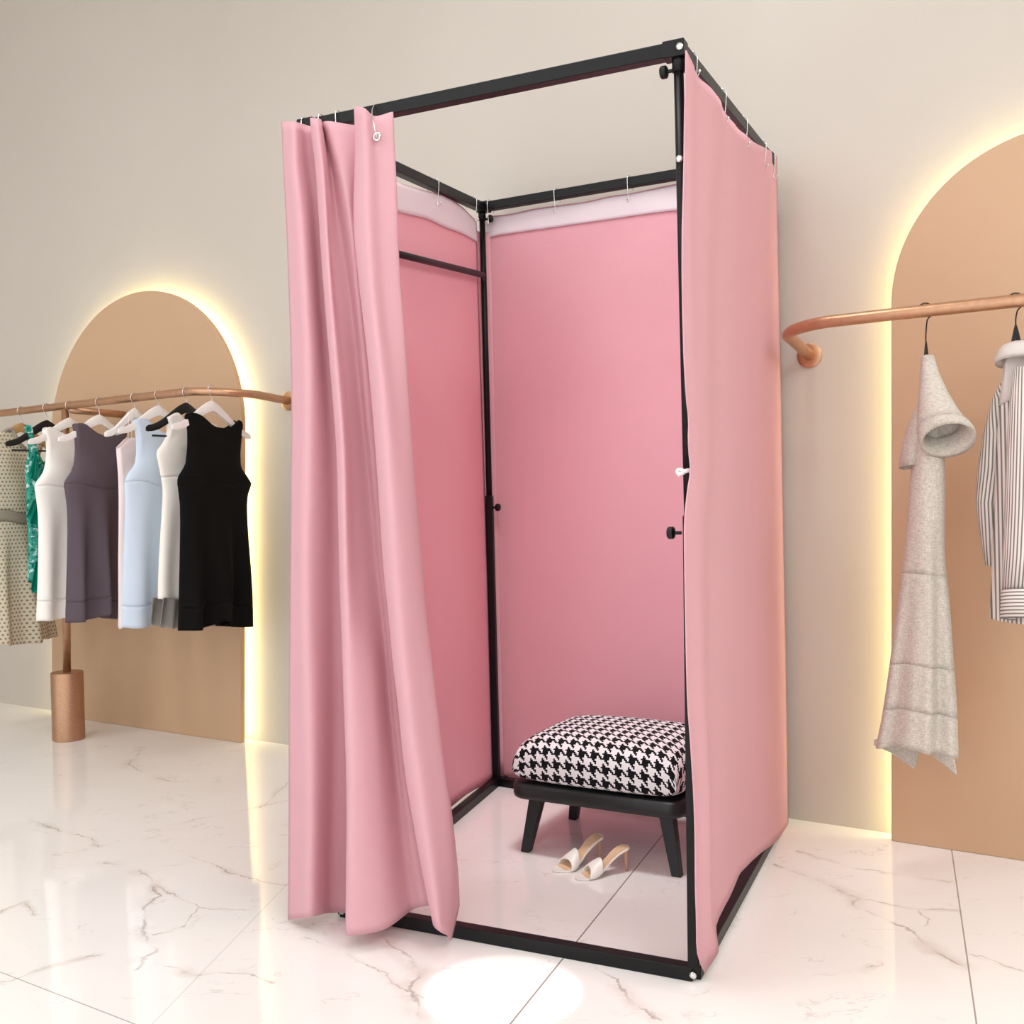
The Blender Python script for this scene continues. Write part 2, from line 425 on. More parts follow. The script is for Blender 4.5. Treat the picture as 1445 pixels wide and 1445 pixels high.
mesh('crossbar', *tube([cbp, pa_], .0105, 14), MT['black'], frame, True)
def knob(P, ax, par='FR'):
    k_ = mesh('knob', *lathe(P, [(.004, .0), (.004, .014), (.010, .015), (.0135, .018), (.0135, .027), (.011, .030), (.004, .031)], 14, ax), MT['black_plastic'], POST[par]); autosmooth(k_, 35)
def bolt(P, ax, par='FR'):
    b_ = mesh('bolt', *lathe(P, [(.0075, 0), (.0075, .0015), (.005, .004), (.002, .0045)], 14, ax), MT['steel'], POST[par]); autosmooth(b_, 35)
uX = unit(bc['FR'] - bc['FL']); uY = unit(bc['BL'] - bc['FL'])
PFR = (bc['FR'] + z0, tc_['FR']); PBL = (bc['BL'] + z0, tc_['BL'])
knob(along_y(*PFR, 98) - uX * .009, -uX); knob(along_y(*PFR, 752) - uX * .011, -uX)
knob(along_y(*PBL, 310) + uX * .009, uX, 'BL'); knob(along_y(*PBL, 716) + uX * .010, uX, 'BL'); knob(along_y(*PBL, 1098) + uX * .011, uX, 'BL')
bolt(along_y(*PFR, 226) - uY * .0105, -uY); bolt(bc['FR'] + z0 - uY * .015, -uY); bolt(bc['FL'] + z0 + uX * .005 - uY * .015, -uY, 'FL')
bolt(tc_['FR'] - uY * .018 + uX * .006, -uY)

# ---------------------------------------------------------------- curtains
def patch(name, top, bot, left, right, P, nv, mat, parent, nr=60, nc=50, wave=None, thick=.0025):
    G = coons(top, bot, left, right, nr, nc); V = []; UVs = []
    for i in range(nr):
        for j in range(nc):
            q = onpl(G[i, j, 0], G[i, j, 1], P, nv)
            if wave is not None: q = q + nv * wave(j / (nc - 1), i / (nr - 1))
            V.append(q); UVs.append((j / (nc - 1), q[2]))
    return solidify(mesh(name, V, gridfaces(nr, nc), mat, parent, True, UVs), thick)
def ring(c, nv, R, r=.0022, n=18):
    u = unit(np.cross(nv, UP)); v = np.cross(nv, u)
    pts = [A(c) + R * (math.cos(t) * u + math.sin(t) * v) for t in np.linspace(0, 2 * math.pi, n + 1)]
    return tube(pts, r, 6, False)
def eyelet(c, nv, parent):
    mesh('eyelet', *ring(c, nv, .0085, .0032), MT['steel'], parent, True, label='silver eyelet')

# front curtain gathered to the left: control folds traced down the cloth (image x by y) with their distance in front of the rail
def off(p, d): return [(x + d, y) for x, y in p]
K0 = [(398,173),(400,235),(404,300),(407,380),(411,500),(412,560),(411,700),(410,800),(409,900),(408,1000),(408,1150),(407,1298)]
K1 = [(415,173),(416,240),(424,300),(430,400),(436,500),(436,600),(434,700),(432,800),(434,900),(438,1000),(440,1150),(438,1298)]
K2 = [(430,173),(436,240),(444,300),(450,400),(458,500),(466,600),(470,700),(470,800),(470,900),(472,1000),(470,1150),(466,1290)]
K3 = [(438,165),(440,195),(446,235),(450,300),(455,380),(463,480),(470,560),(476,640),(478,740),(480,830),(483,900),(486,1000),(489,1080),(490,1150),(489,1230),(488,1318)]
K4 = [(452,165),(460,220),(465,300),(472,400),(485,500),(494,600),(499,700),(503,800),(513,880),(524,940),(530,1050),(534,1150),(538,1230),(543,1312)]
K5 = [(453,172),(460,200),(468,240),(476,300),(492,400),(502,500),(511,600),(520,700),(528,800),(540,900),(548,1000),(556,1080),(563,1150),(571,1230),(580,1284)]
K6 = [(463,170),(472,200),(482,235),(490,280),(498,340),(505,420),(513,500),(521,600),(530,700),(538,800),(549,900),(557,1000),(566,1080),(576,1150),(588,1230),(598,1280)]
K7 = [(500,150),(502,200),(501,240),(499,300),(501,340),(506,390),(513,450),(521,520),(528,600),(535,700),(541,800),(550,880),(554,930),(563,1000),(570,1080),(585,1170),(600,1250),(612,1306)]
K8 = [(513,150),(517,240),(517,300),(522,390),(532,480),(541,560),(548,660),(555,760),(562,860),(570,940),(579,1020),(590,1100),(602,1180),(613,1250),(620,1312)]
K9 = [(528,160),(535,240),(540,400),(555,520),(566,620),(575,700),(583,800),(590,900),(600,1000),(612,1090),(622,1170),(629,1250),(631,1320)]
KE = [(553,158),(555,200),(557,235),(559,280),(562,380),(570,470),(576,560),(583,660),(592,760),(600,860),(607,920),(614,980),(622,1050),(630,1110),(636,1170),(639,1240),(637,1324)]
KR = [(550,160),(554,260),(558,380),(572,560),(588,760),(603,920),(618,1050),(634,1120),(641,1180),(646,1230),(648,1276)]
CT = [(K0,172,1298,.05,.07,.09),(K1,172,1294,.085,.125,.14),(K2,176,1288,.032,.034,.034),(off(K3,7),180,1291,.03,.033,.03),
      (K3,167,1316,.06,.10,.15),(off(K3,9),167,1320,.085,.135,.175),(K4,169,1311,.06,.08,.12),(K5,174,1285,.03,.03,.03),(K6,171,1279,.06,.03,.026),
      (off(K7,7),176,1280,.025,.025,.02),(K7,153,1303,.06,.11,.11),(K8,152,1314,.09,.15,.135),(K9,164,1320,.065,.10,.09),(KE,158,1324,.045,.05,.05),(KR,162,1277,.028,.03,.0)]
nF = unit(np.cross(bc['FR'] - bc['FL'], UP));  nF = nF if nF @ (CAM - bc['FL']) > 0 else -nF
PF = (bc['FL'] + bc['FR']) / 2
curtain = thing('booth_curtain', 'pink curtain drawn aside in folds at the left of the booth opening', 'curtain', (bc['FL'][0], bc['FL'][1], 0))
V = []; UVs = []; nr = 90; sub = 8; ncols = None
fx = []
for path, yt, yb, ot, om, ob in CT: fx.append((smooth_line(path, 2), yt, yb, ot, om, ob))
for i in range(nr):
    v = i / (nr - 1); row = []
    for P_, yt, yb, ot, om, ob in fx:
        y = yt + (yb - yt) * v; x = float(np.interp(y, P_[:, 1], P_[:, 0]))
        o_ = float(np.interp(v, [0, .5, 1], [ot, om, ob]))
        row.append(onpl(x, y, PF + nF * o_, nF))
    R_ = bez(row, sub); ncols = len(R_)
    for j, q in enumerate(R_): V.append(q); UVs.append((j / ncols, q[2]))
cc = solidify(mesh('curtain_cloth', V, gridfaces(nr, ncols), MT['pink'], curtain, True, UVs), .0025)
eyelet(onpl(532, 193, PF + nF * .08, nF), nF, cc)

# the curtain that wraps the other three sides
wrap = thing('booth_curtain', 'pink curtain wrapped around the left, back and right sides of the booth', 'curtain', (cen[0], cen[1], 0))
def outn(a, b):
    nv = unit(np.cross(bc[b] - bc[a], UP)); return nv if nv @ (cen - bc[a]) < 0 else -nv
nR, nB, nL = outn('FR', 'BR'), outn('BL', 'BR'), outn('FL', 'BL')
PR, PB, PL = bc['FR'] + nR * .024, bc['BL'] + nB * .026, bc['BL'] + nL * .026
r_top = [(968,71),(971,78),(977,94),(987,109),(999,120),(1008,133),(1017,143),(1020,154),(1029,167),(1036,175),(1040,182),(1053,191),(1063,201),(1086,212),(1096,220)]
r_left = [(968,71),(966,160),(965,240),(962,350),(964,480),(968,560),(972,592),(971,620),(973,650),(975,664),(971,685),(967,720),(965.5,745),(966,780),(967,850),(968.5,930),(970.5,1000),(974,1040),(976,1075),(979,1120),(981,1180),(981,1250),(983,1300),(983,1340),(988,1360),(995,1373)]
r_right = [(1096,220),(1097,300),(1099,420),(1102,560),(1104,700),(1107,850),(1109,960),(1111,1080),(1112,1160)]
r_bot = [(995,1373),(999,1362),(1003,1345),(1009,1307),(1021,1277),(1036,1249),(1044,1232),(1060,1216),(1075,1204),(1090,1194),(1100,1185),(1108,1172),(1112,1160)]
def wvR(s, v): return .006 * math.sin(9 * s + 2 * v) * sm(v * 3) + .004 * math.sin(21 * s + 5 * v) * (1 - s) + .012 * v * math.sin(4.2 * s + 1)
_wr = wvR
def wvR(s, v): return _wr(s, v) * sm(s / .15) * (1 - s ** 3)
rpan = patch('right_panel', smooth_line(r_top, 1), r_bot, smooth_line(r_left, 1), r_right, PR, nR, MT['pink'], wrap, 90, 60, wvR)
def lerp2(a, b, k): return (a[0] + (b[0] - a[0]) * k, a[1] + (b[1] - a[1]) * k)
# left side (seen from inside), running from behind the front curtain to the rear post
l_top = [(470,210),(520,232),(560,257),(585,265),(604,270),(630,277),(650,290),(662,302),(672,312)]
l_bot = [(520,1240),(545,1222),(600,1176),(632,1142),(640,1134),(648,1125),(655,1119),(668,1111),(680,1107),(696,1104)]
l_left = [(470,210),(520,1240)]; l_right = [(672,312),(680,600),(689,860),(696,1104)]
def wvL(s, v): return .01 * math.sin(11 * s + 1.5) * sm(v * 2) - .006 * sm(v) 
lpan = patch('left_panel', smooth_line(l_top, 1), smooth_line(l_bot, 1), l_left, l_right, PL, nL, MT['pink_in'], wrap, 60, 60, wvL)
b_top = [(676,322),(686,306),(694,304),(720,302),(752,294),(786,290),(830,285),(862,277),(890,274),(925,266),(957,259),(1000,252),(1050,244),(1084,239)]
b_bot = [(696,1103),(720,1102),(745,1106),(800,1116),(900,1128),(1000,1142),(1096,1156)]
b_left = [(676,322),(683,600),(691,860),(696,1103)]; b_right = [(1084,239),(1096,1156)]
def wvB(s, v): return .012 * math.sin(8 * s + .6 + .8 * v) * (.4 + .6 * sm(v * 2))
bpan = patch('back_panel', smooth_line(b_top, 1), smooth_line(b_bot, 1), b_left, b_right, PB, nB, MT['pink_in'], wrap, 60, 80, wvB)
# rounded corner strip joining left and back behind the post
cs = []
cor = bc['BL'] + nL * .026 + nB * .026
ztop = onpl(676, 330, PB, nB)[2]; zb = .03
nrc = 30; V = []; UVs = []
eL = onpl(672, 312, PL, nL); 
pa1 = bc['BL'] + nL * .026 - uY * .02; pb1 = bc['BL'] + nB * .026 + uX * .015
for i in range(nrc):
    z = ztop + (zb - ztop) * i / (nrc - 1)
    for j in range(9):
        t = j / 8; q = (1 - t) ** 2 * pa1 + 2 * t * (1 - t) * cor + t * t * pb1; lean_ = (tc_['BL'] - bc['BL']) * z / tc_['BL'][2]
        V.append(A([q[0] + lean_[0], q[1] + lean_[1], z])); UVs.append((t, z))
solidify(mesh('corner_panel', V, gridfaces(nrc, 9), MT['pink_in'], wrap, True, UVs), .0025)
# pale lining band along the top of left and back, seen from inside
lb_bot = [(470,252),(520,281),(560,298),(582,304),(604,308),(625,320),(655,330),(674,342)]
patch('header_band', [(x, y + 2) for x, y in smooth_line(l_top, 1)], smooth_line(lb_bot, 1), [(470,210),(470,252)], [(672,314),(674,342)], PL - nL * .006, nL, MT['pale_pink'], lpan, 8, 60, lambda s, v: .01 * math.sin(11 * s + 1.5) * .0).__setitem__('label', 'pale pink lining band along the left top edge')
bb_bot = [(676,345),(684,342),(690,334),(705,331),(740,326),(800,318),(860,310),(920,301),(960,296),(1050,286),(1084,281)]
patch('header_band', [(x, y + 2) for x, y in smooth_line(b_top, 1)], smooth_line(bb_bot, 1), [(676,324),(676,345)], [(1084,241),(1084,281)], PB - nB * .007, nB, MT['pale_pink'], bpan, 8, 80, lambda s, v: .012 * math.sin(8 * s + .6) * .4).__setitem__('label', 'pale pink lining band along the back top edge')
# white ribbon tie on the right panel's front edge
tpos = lambda x, y: onpl(x, y, bc['FR'] - nF * -.02, nF)
acc = Acc()
acc.add(*tube(bez([tpos(975, 664) - nF * .015, tpos(970, 664), tpos(966, 666)], 5), [.0045] * 10 + [.003], 8))
acc.add(*tube(bez([tpos(966, 666), tpos(962, 663), tpos(957, 663), tpos(956, 667), tpos(960, 669), tpos(966, 666)], 4), .0042, 8))
acc.add(*tube(bez([tpos(965, 666), tpos(961, 669), tpos(957, 672)], 4), .0028, 8))
mesh('ribbon_tie', acc.V, acc.F, MT['ribbon'], rpan, True, label='white knotted ribbon tie')

# curtain hooks over the rails
def hook(P, o_, label, drop=.062, flip=1, reach=0.0):
    o_ = unit(o_) * flip; P = A(P)
    t = [(-.019, -.022), (-.019, .012), (-.012, .0205), (0, .021), (.012, .0205), (.0195, .012), (.0195 + reach * .5, -.008), (.017 + reach * .8, -.035), (.0145 + reach, -drop + .008), (.016 + reach, -drop), (.022 + reach, -drop - .001), (.0245 + reach, -drop + .007)]
    pts = bez([P + o_ * a + UP * b for a, b in t], 4)
    acc = Acc(); acc.add(*tube(pts, .00135, 7)); e = pts[-1]
    acc.add(*lathe(e - UP * .0035, [(.0008, 0), (.003, .0015), (.0036, .0035), (.003, .0055), (.0008, .007)], 10))
    o = mesh('curtain_hook', acc.V, acc.F, MT['steel'], None, True)
    return tag(o, label, 'curtain hook', 'silver hooks on the booth rails')
TF = (tc_['FL'], tc_['FR']); TR = (tc_['FR'], tc_['BR']); TB = (tc_['BL'], tc_['BR']); TL = (tc_['FL'], tc_['BL'])
for (x, lab) in ((421, 'silver wire hook at the far left end of the front rail'), (456, 'silver wire hook on the front rail, second from the left'), (480, 'silver wire hook on the front rail between two pink curtain folds'), (527, 'silver wire hook through the eyelet at the front curtain\'s open edge')):
    if x != 527: hook(along(*TF, x), nF, lab, .04); continue
    P_ = along(*TF, 531); fp = lambda a, b, o_: onpl(a, b, PF + nF * o_, nF)
    pts = bez([P_ - nF * .02 - UP * .012, P_ - nF * .018 + UP * .014, P_ + UP * .021, fp(526, 153, .03), fp(525, 162, .07), fp(528, 178, .094), fp(531, 190, .098), fp(532, 195, .09), fp(533, 193, .075)], 5)
    tag(mesh('curtain_hook', *tube(pts, .0015, 7), MT['steel'], None, True), lab, 'curtain hook', 'silver hooks on the booth rails')
for (x, lab) in ((971, 'silver wire hook at the front end of the right rail, beside the corner'), (1013, 'silver wire hook on the right rail, second from the front corner'), (1044, 'silver wire hook halfway along the right rail'), (1071, 'silver wire hook on the right rail, second from the rear'), (1087, 'silver wire hook at the rear end of the right rail')):
    hook(along(*TR, x), nR, lab, .058 if x > 980 else .03)
for (x, lab) in ((692, 'silver wire hook on the back rail next to the rear post'), (786, 'silver wire hook in the middle of the back rail\'s three'), (889, 'silver wire hook on the back rail, rightmost one in view')):
    hook(along(*TB, x), nB, lab, .066, -1)
for (x, lab) in ((611, 'silver wire hook on the left rail, farther from the rear post'), (665, 'silver wire hook on the left rail close to the rear post')):
    hook(along(*TL, x), nL, lab, .066, -1)

# ---------------------------------------------------------------- stool
fa, fb_, fc = onz(743, 1201), onz(827, 1158), onz(956, 1236)
e1 = unit(fc - fa); e2 = A([-e1[1], e1[0], 0]); l1 = np.linalg.norm(fc - fa); l2 = float((fb_ - fa) @ e2)
sc = fa + e1 * l1 / 2 + e2 * l2 / 2
stool = thing('upholstered_stool', 'low black wooden stool with a houndstooth cushion inside the booth', 'stool', sc)
def SP(a, b, z): return sc + e1 * a + e2 * b + UP * z
ZB, ZT = .165, .212
for ia in (-1, 1):
    for ib in (-1, 1):
        foot = SP(ia * l1 / 2, ib * l2 / 2, 0); top_ = SP(ia * (l1 / 2 - .035), ib * (l2 / 2 - .02), ZB + .01); V = []
        for c_, wd, wy in ((foot, .0135, .0125), (top_, .021, .018)):
            for a, b in ((-1, -1), (1, -1), (1, 1), (-1, 1)): V.append(c_ + e1 * a * wd + e2 * b * wy)
        bevel(mesh('leg', V, [(3, 2, 1, 0), (4, 5, 6, 7), (0, 1, 5, 4), (1, 2, 6, 5), (2, 3, 7, 6), (3, 0, 4, 7)], MT['black_wood'], stool), .002)
HA, HB = l1 / 2 + .032, l2 / 2 + .05
def rr(a, b, rad, n=8):
    o = []
    for cx_, cy_, st in ((a - rad, b - rad, 0), (-a + rad, b - rad, 1), (-a + rad, -b + rad, 2), (a - rad, -b + rad, 3)):
        for j in range(n + 1):
            th = (st + j / n) * math.pi / 2; o.append((cx_ + rad * math.cos(th), cy_ + rad * math.sin(th)))
    return o
V = []; prof = [(-.012, ZB), (-.003, ZB + .004), (0, ZB + .014), (0, ZT - .012), (-.004, ZT - .003), (-.014, ZT)]
for ins, z in prof: V += [SP(a, b, z) for a, b in rr(HA + ins, HB + ins, .05 + ins)]
m_ = len(rr(1, 1, .1)); Fc = gridfaces(len(prof), m_, 0, True) + [tuple(range(m_))[::-1], tuple((len(prof) - 1) * m_ + j for j in range(m_))]
autosmooth(mesh('seat_base', V, Fc, MT['black_wood'], stool), 50)
# cushion: top and bottom sheets, arc-length mapped so the weave runs over the edge
nC = 61; ph = np.linspace(-math.pi / 2, math.pi / 2, nC); us = np.sin(ph)
CA, CB = HA - .004, HB + .003
def sheet(zs, zmid):
    G = np.zeros((nC, nC, 3))
    for i in range(nC):
        for j in range(nC):
            u, w = us[i], us[j]; f_ = max((1 - abs(u) ** 6), 0) * max((1 - abs(w) ** 6), 0)
            sq = 1 - .04 * (u * u * w * w)
            G[i, j] = (u * CA * sq, w * CB * sq, zmid + zs * f_ ** (.3 if zs > 0 else .2) * (.88 + .12 * (1 - u * u) * (1 - w * w)))
    return G
Gt = sheet(.1, ZT + .044); Gb = sheet(-.048, ZT + .044)
def arc(G):
    du = np.zeros((nC, nC)); dv = np.zeros((nC, nC))
    du[1:] = np.cumsum(np.linalg.norm(np.diff(G, axis=0), axis=2), 0); dv[:, 1:] = np.cumsum(np.linalg.norm(np.diff(G, axis=1), axis=2), 1)
    return du - du[nC // 2], dv - dv[:, nC // 2:nC // 2 + 1]
V = []; UVs = []; Fc = []
for G, fl in ((Gt, 0), (Gb, 1)):
    au, av = arc(G); b0 = len(V)
    for i in range(nC):
        for j in range(nC):
            V.append(SP(*G[i, j][:2], G[i, j][2])); uu, vv = au[i, j], av[i, j]
            if fl:
                eu = arc(Gt)[0][0 if i < nC // 2 else -1, j] if abs(us[i]) > abs(us[j]) else None
                # continue the weave downwards from the seam
                if abs(us[j]) >= abs(us[i]): vv = math.copysign(av_t[i, -1 if j > nC // 2 else 0], 1) * 0 + av_t[i, -1 if j > nC // 2 else 0] + (av[i, j] - av[i, -1 if j > nC // 2 else 0]) * -1; uu = au_t[i, j]
                else: uu = au_t[-1 if i > nC // 2 else 0, j] - (au[i, j] - au[-1 if i > nC // 2 else 0, j]); vv = av_t[i, j]
            UVs.append((uu, vv))
    if not fl: au_t, av_t = au, av
    g = gridfaces(nC, nC, b0); Fc += g if fl else [f_[::-1] for f_ in g]
cu = mesh('cushion', V, Fc, MT['hounds'], stool, True, UVs)

# ---------------------------------------------------------------- heeled mules
def mule(label, toe_px, heel_px, flip):
    toe = onz(*toe_px); hl = onz(*heel_px); d = toe - hl; L = np.linalg.norm(d); ex = d / L; ey = A([-ex[1], ex[0], 0])
    k = L / .205
    t = thing('heeled_mule', label, 'shoe', hl, 'pair of white heeled mules')
    def Q(x, y, z): return hl + ex * x * k + ey * y * k + UP * z * k
    xs = np.linspace(-.012, .205, 40)
    zc = np.interp(xs, [-.012, .02, .05, .09, .125, .15, .19, .205], [.092, .088, .071, .036, .012, .0075, .0075, .010])
    zc = np.convolve(np.pad(zc, 3, mode='edge'), np.ones(7) / 7, 'valid')
    hw = np.interp(xs, [-.012, -.007, .005, .03, .07, .11, .14, .165, .19, .203, .205], [.004, .017, .026, .027, .022, .029, .036, .033, .020, .006, .002])
    yo = np.interp(xs, [0, .1, .15, .205], [0, 0, .003, -.004]) * flip
    def sole(top_off, th, shrink, nm, mat, x0=0, x1=40):
        V = []
        for i in range(x0, x1):
            w_ = max(hw[i] - shrink, .001)
            for y, z in ((-1, 0), (-.5, -.0015), (0, -.002), (.5, -.0015), (1, 0), (1, -th), (0, -th), (-1, -th)):
                V.append(Q(xs[i], yo[i] + y * w_, zc[i] + top_off + z))
        m = x1 - x0; Fc = gridfaces(m, 8, 0, True) + [tuple(range(8))[::-1], tuple((m - 1) * 8 + j for j in range(8))]
        return autosmooth(mesh(nm, V, Fc, mat, t), 50)
    sole(0, .0065, 0, 'sole', MT['shoe_white'])
    sole(.0022, .003, .0035, 'insole', MT['insole'], 2, 33)
    # wide soft strap over the forefoot
    V = []; nr_ = 14; nc_ = 22
    for i in range(nr_):
        a = i / (nr_ - 1)
        for j in range(nc_):
            th = math.pi * j / (nc_ - 1); x = .115 + .044 * a + .012 * math.cos(th) * flip * (1 - 2 * a) * .3 - .012 * math.sin(th)
            w_ = float(np.interp(x, xs, hw)) + .003; zb_ = float(np.interp(x, xs, zc)); yc = float(np.interp(x, xs, yo))
            hh = .035 - .008 * a + .006 * math.sin(math.pi * a)
            V.append(Q(x, yc + w_ * math.cos(th), zb_ - .004 + (hh + .004) * math.sin(th) ** .8))
    solidify(mesh('strap', V, gridfaces(nr_, nc_), MT['shoe_white'], t, True), .004, 0)
    mesh('heel', *tube([Q(.006, 0, .086), Q(.003, 0, .07), Q(.001, 0, .05), Q(0, 0, .02), Q(0, 0, .0)], [.013 * k, .0095 * k, .0065 * k, .005 * k, .0052 * k], 12), MT['shoe_heel'], t, True)
mule('white open-toe heeled mule, the one farther left and nearer the stool', (780, 1231), (847, 1214), 1)
mule('white open-toe heeled mule, the one farther right and nearer the floor joint', (811, 1241), (884, 1229), -1)

# ---------------------------------------------------------------- copper clothes rails
RL = 1.468; RN = .36; RR = .0165
rack = thing('clothes_rack', 'copper wall rack with a heavy base holding the row of dresses', 'clothes rack', W(1.075, RN, 0))
SW = wc(onw(408, 572))[0]
rc = .19
def railz(s): return RL + .012 * np.clip((s - .6) / 1.2, 0, 1)
path = [W(s, RN, railz(s)) for s in np.linspace(-1.2, SW - rc, 14)]
path += [W(SW - rc + rc * math.sin(a), RN - rc + rc * math.cos(a), railz(2) - .014 * a / 1.57) for a in np.linspace(0, math.pi / 2, 12)[1:]]
path += [W(SW, .06, railz(2) - .022), W(SW, 0, railz(2) - .026)]
mesh('rail', *tube(path, RR, 18), MT['copper'], rack, True)
def flange(P, parent, R=.04): autosmooth(mesh('wall_flange', *lathe(P, [(R, 0), (R, .006), (R - .003, .008), (.017, .008)], 32, N_), MT['copper'], parent), 40)
flange(W(SW, 0, railz(2) - .026), rack)
pb_ = wc(onz(95, 1044)); SPo = 1.085
autosmooth(mesh('base', *lathe(W(SPo, RN, 0), [(.066, 0), (.068, .002), (.068, .296), (.066, .299), (.0, .3)], 40), MT['copper_rough'], rack), 40)
lean = wc(onw(95, 640, RN))[0] - SPo
mesh('upright', *tube([W(SPo, RN, .29), W(SPo + lean * .9, RN, RL - .01)], .0165, 18), MT['copper'], rack, True)
for s_, zz in ((SPo + lean + .02, -.012), (-.05, -.012)):
    br_ = mesh('wall_bracket', *tube([W(s_, RN, RL + zz), W(s_, 0, RL + zz - .01)], .0165, 16), MT['copper'], rack, True); flange(W(s_, 0, RL + zz - .01), br_)

rail2 = thing('clothes_rail', 'copper wall rail on the right holding the linen dress and striped shirt', 'clothes rail', W(4.284, 0, 1.45))
S2, Z2a, Z2b = 4.284, 1.453, 1.497; r2 = .15
path = [W(S2, 0, Z2a), W(S2, .08, Z2a + .012), W(S2, RN - r2, Z2a + .03)]
path += [W(S2 + r2 - r2 * math.cos(a), RN - r2 + r2 * math.sin(a), Z2a + .03 + .012 * a / 1.57) for a in np.linspace(0, math.pi / 2, 12)[1:]]
path += [W(s, RN, Z2b + .004 * (s - 4.6)) for s in (4.6, 4.8, 5.0, 5.5, 6.0)]
mesh('rail', *tube(path, RR, 20), MT['copper'], rail2, True); flange(W(S2, 0, Z2a), rail2, .038)

# ---------------------------------------------------------------- hangers
HGR = math.atan2(N_[1], N_[0])
def hanger(label, P, mat, rz=HGR, bar=True, wid=.2, hookmat=None, dropz=0.0, tilt=.06):
    """clothes hanger, local x along its arms, origin at the rail's centre"""
    t = thing('clothes_hanger', label, 'clothes hanger', P, 'hangers on the copper rails', rz)
    hz_ = -.062 - dropz; n_ = 41; V = []
    for i in range(n_):
        q = -1 + 2 * i / (n_ - 1); x = q * wid; a = abs(q)
        z = hz_ - .104 * (sm(a * 1.15) * .55 + a * .45) + tilt * x; th = .016 - .006 * a; hgt = .021 - .009 * a
        if a > .96: hgt *= .7; th *= .7
        for y_, z_ in ((-th / 2, -hgt), (th / 2, -hgt), (th / 2, hgt * .6), (0, hgt), (-th / 2, hgt * .6)): V.append((x, y_, z + z_))
    Fc = gridfaces(n_, 5, 0, True) + [(4, 3, 2, 1, 0), tuple((n_ - 1) * 5 + j for j in range(5))]
    autosmooth(mesh('hanger_arms', V, Fc, mat, t, local=True), 50)
    R = .0195
    pts = [(0, 0, hz_ + .01), (0, 0, hz_ + .028), (.004, 0, -.024), (.0145, 0, -.014)] + [(R * math.cos(a), 0, R * math.sin(a)) for a in np.linspace(-.3, math.pi * 1.02, 14)]
    mesh('hook', *tube(bez(pts, 2), .0017, 8), hookmat or MT['steel'], t, True, local=True)
    if bar: mesh('trouser_bar', *tube([(-wid * .86, 0, hz_ - .118), (wid * .86, 0, hz_ - .118)], .004, 8), MT['black_plastic'], t, True, local=True)
    return t
HX = [('patterned', 30, 579.5), ('green', 66, 575.5), ('white', 98, 572), ('plum', 140, 567), ('blush', 190, 562), ('blue', 224, 558.5), ('ruffle', 263, 555.5), ('black', 299, 553.5)]
SG = {}
for nm, x, y in HX: SG[nm] = wc(onw(x, y, RN if nm != 'black' else RN - .012))[0]
hl = {'patterned': ('tan wooden hanger of the cream dotted dress, leftmost on the rack', 'tan_wood'),
      'green': ('black hanger holding the green floral dress', 'black_plastic'),
      'white': ('white hanger holding the plain ivory dress left of the plum dress', 'white_plastic'),
      'plum': ('white hanger holding the plum dress', 'white_plastic'),
      'blush': ('slim white hanger behind the blue dress holding the blush dress', 'white_plastic'),
      'blue': ('white hanger holding the pale blue dress', 'white_plastic'),
      'ruffle': ('black hanger holding the white dress with a grey ruffle', 'black_plastic'),
      'black': ('white hanger holding the black dress, nearest the rail\'s wall end', 'white_plastic')}
for nm, x, y in HX:
    lab, mt = hl[nm]; s_ = SG[nm]
    P = W(s_, RN if nm != 'black' else RN - .012, railz(s_))
    hanger(lab, P, MT[mt], HGR, nm in ('green', 'ruffle'), .2 if nm not in ('blush',) else .15, MT['white_plastic'] if False else None, .012 if nm in ('patterned', 'green', 'white', 'plum') else .0)

# ---------------------------------------------------------------- dresses
def garment(name, label, cat, P, nv, top, bot, left, right, parts, thick=.045, folds=(), nr=60, nc=48, sm_top=1, group=None):
    """two joined sheets of cloth filling the outline on the hanger's plane; parts = [(name, v0, v1, material, extra thickness)]"""
    G = coons(smooth_line(top, sm_top), bot, smooth_line(left, 1), smooth_line(right, 1), nr, nc, 3)
    base = onpl(*G[-1, nc // 2], P, nv)
    t = thing(name, label, cat, base, group)
    vs = np.linspace(0, 1, nr); ss = np.linspace(0, 1, nc)
    side = 1.0 if (CAM - P) @ nv > 0 else -1.0
    def pos(i, j, sgn):
        s, v = ss[j], vs[i]
        d = thick * (max(1 - abs(2 * s - 1) ** 2.4, 0)) ** .6 * (.16 + .84 * sm(v / .22)) * (.75 + .35 * v)
        d = max(d, .0135 * sm(min(s, 1 - s) / .07))
        for k_, ph_, am, v0 in folds: d += am * sm((v - v0) / (1 - v0)) * math.cos(2 * math.pi * (k_ * s + ph_)) * math.sin(math.pi * s) ** .4 * (1 if sgn > 0 else -.6)
        return onpl(G[i, j, 0], G[i, j, 1], P + nv * 0, nv), d * sgn * side
    for pn, v0, v1, mat, ex in parts:
        i0, i1 = int(round(v0 * (nr - 1))), int(round(v1 * (nr - 1))); V = []; UVs = []
        rows = list(range(i0, i1 + 1))
        for i in rows:
            crease = .0004 if (i in (i0, i1) and 0 < i < nr - 1) else 0
            for sgn, js in ((1, range(nc)), (-1, range(nc - 2, 0, -1))):
                for j in js:
                    q, d = pos(i, j, sgn); dd = (abs(d) + ex - crease) * (1 if d >= 0 else -1)
                    V.append(q + nv * dd); w_ = wc(q); UVs.append(((q - P) @ unit(np.cross(UP, nv)), q[2]))
        ncol = nc + nc - 2
        solidify(mesh(pn, V, gridfaces(len(rows), ncol, 0, True), mat, t, True, UVs), .0016)
    return t
def gp(nm): return W(SG[nm], RN, 0)
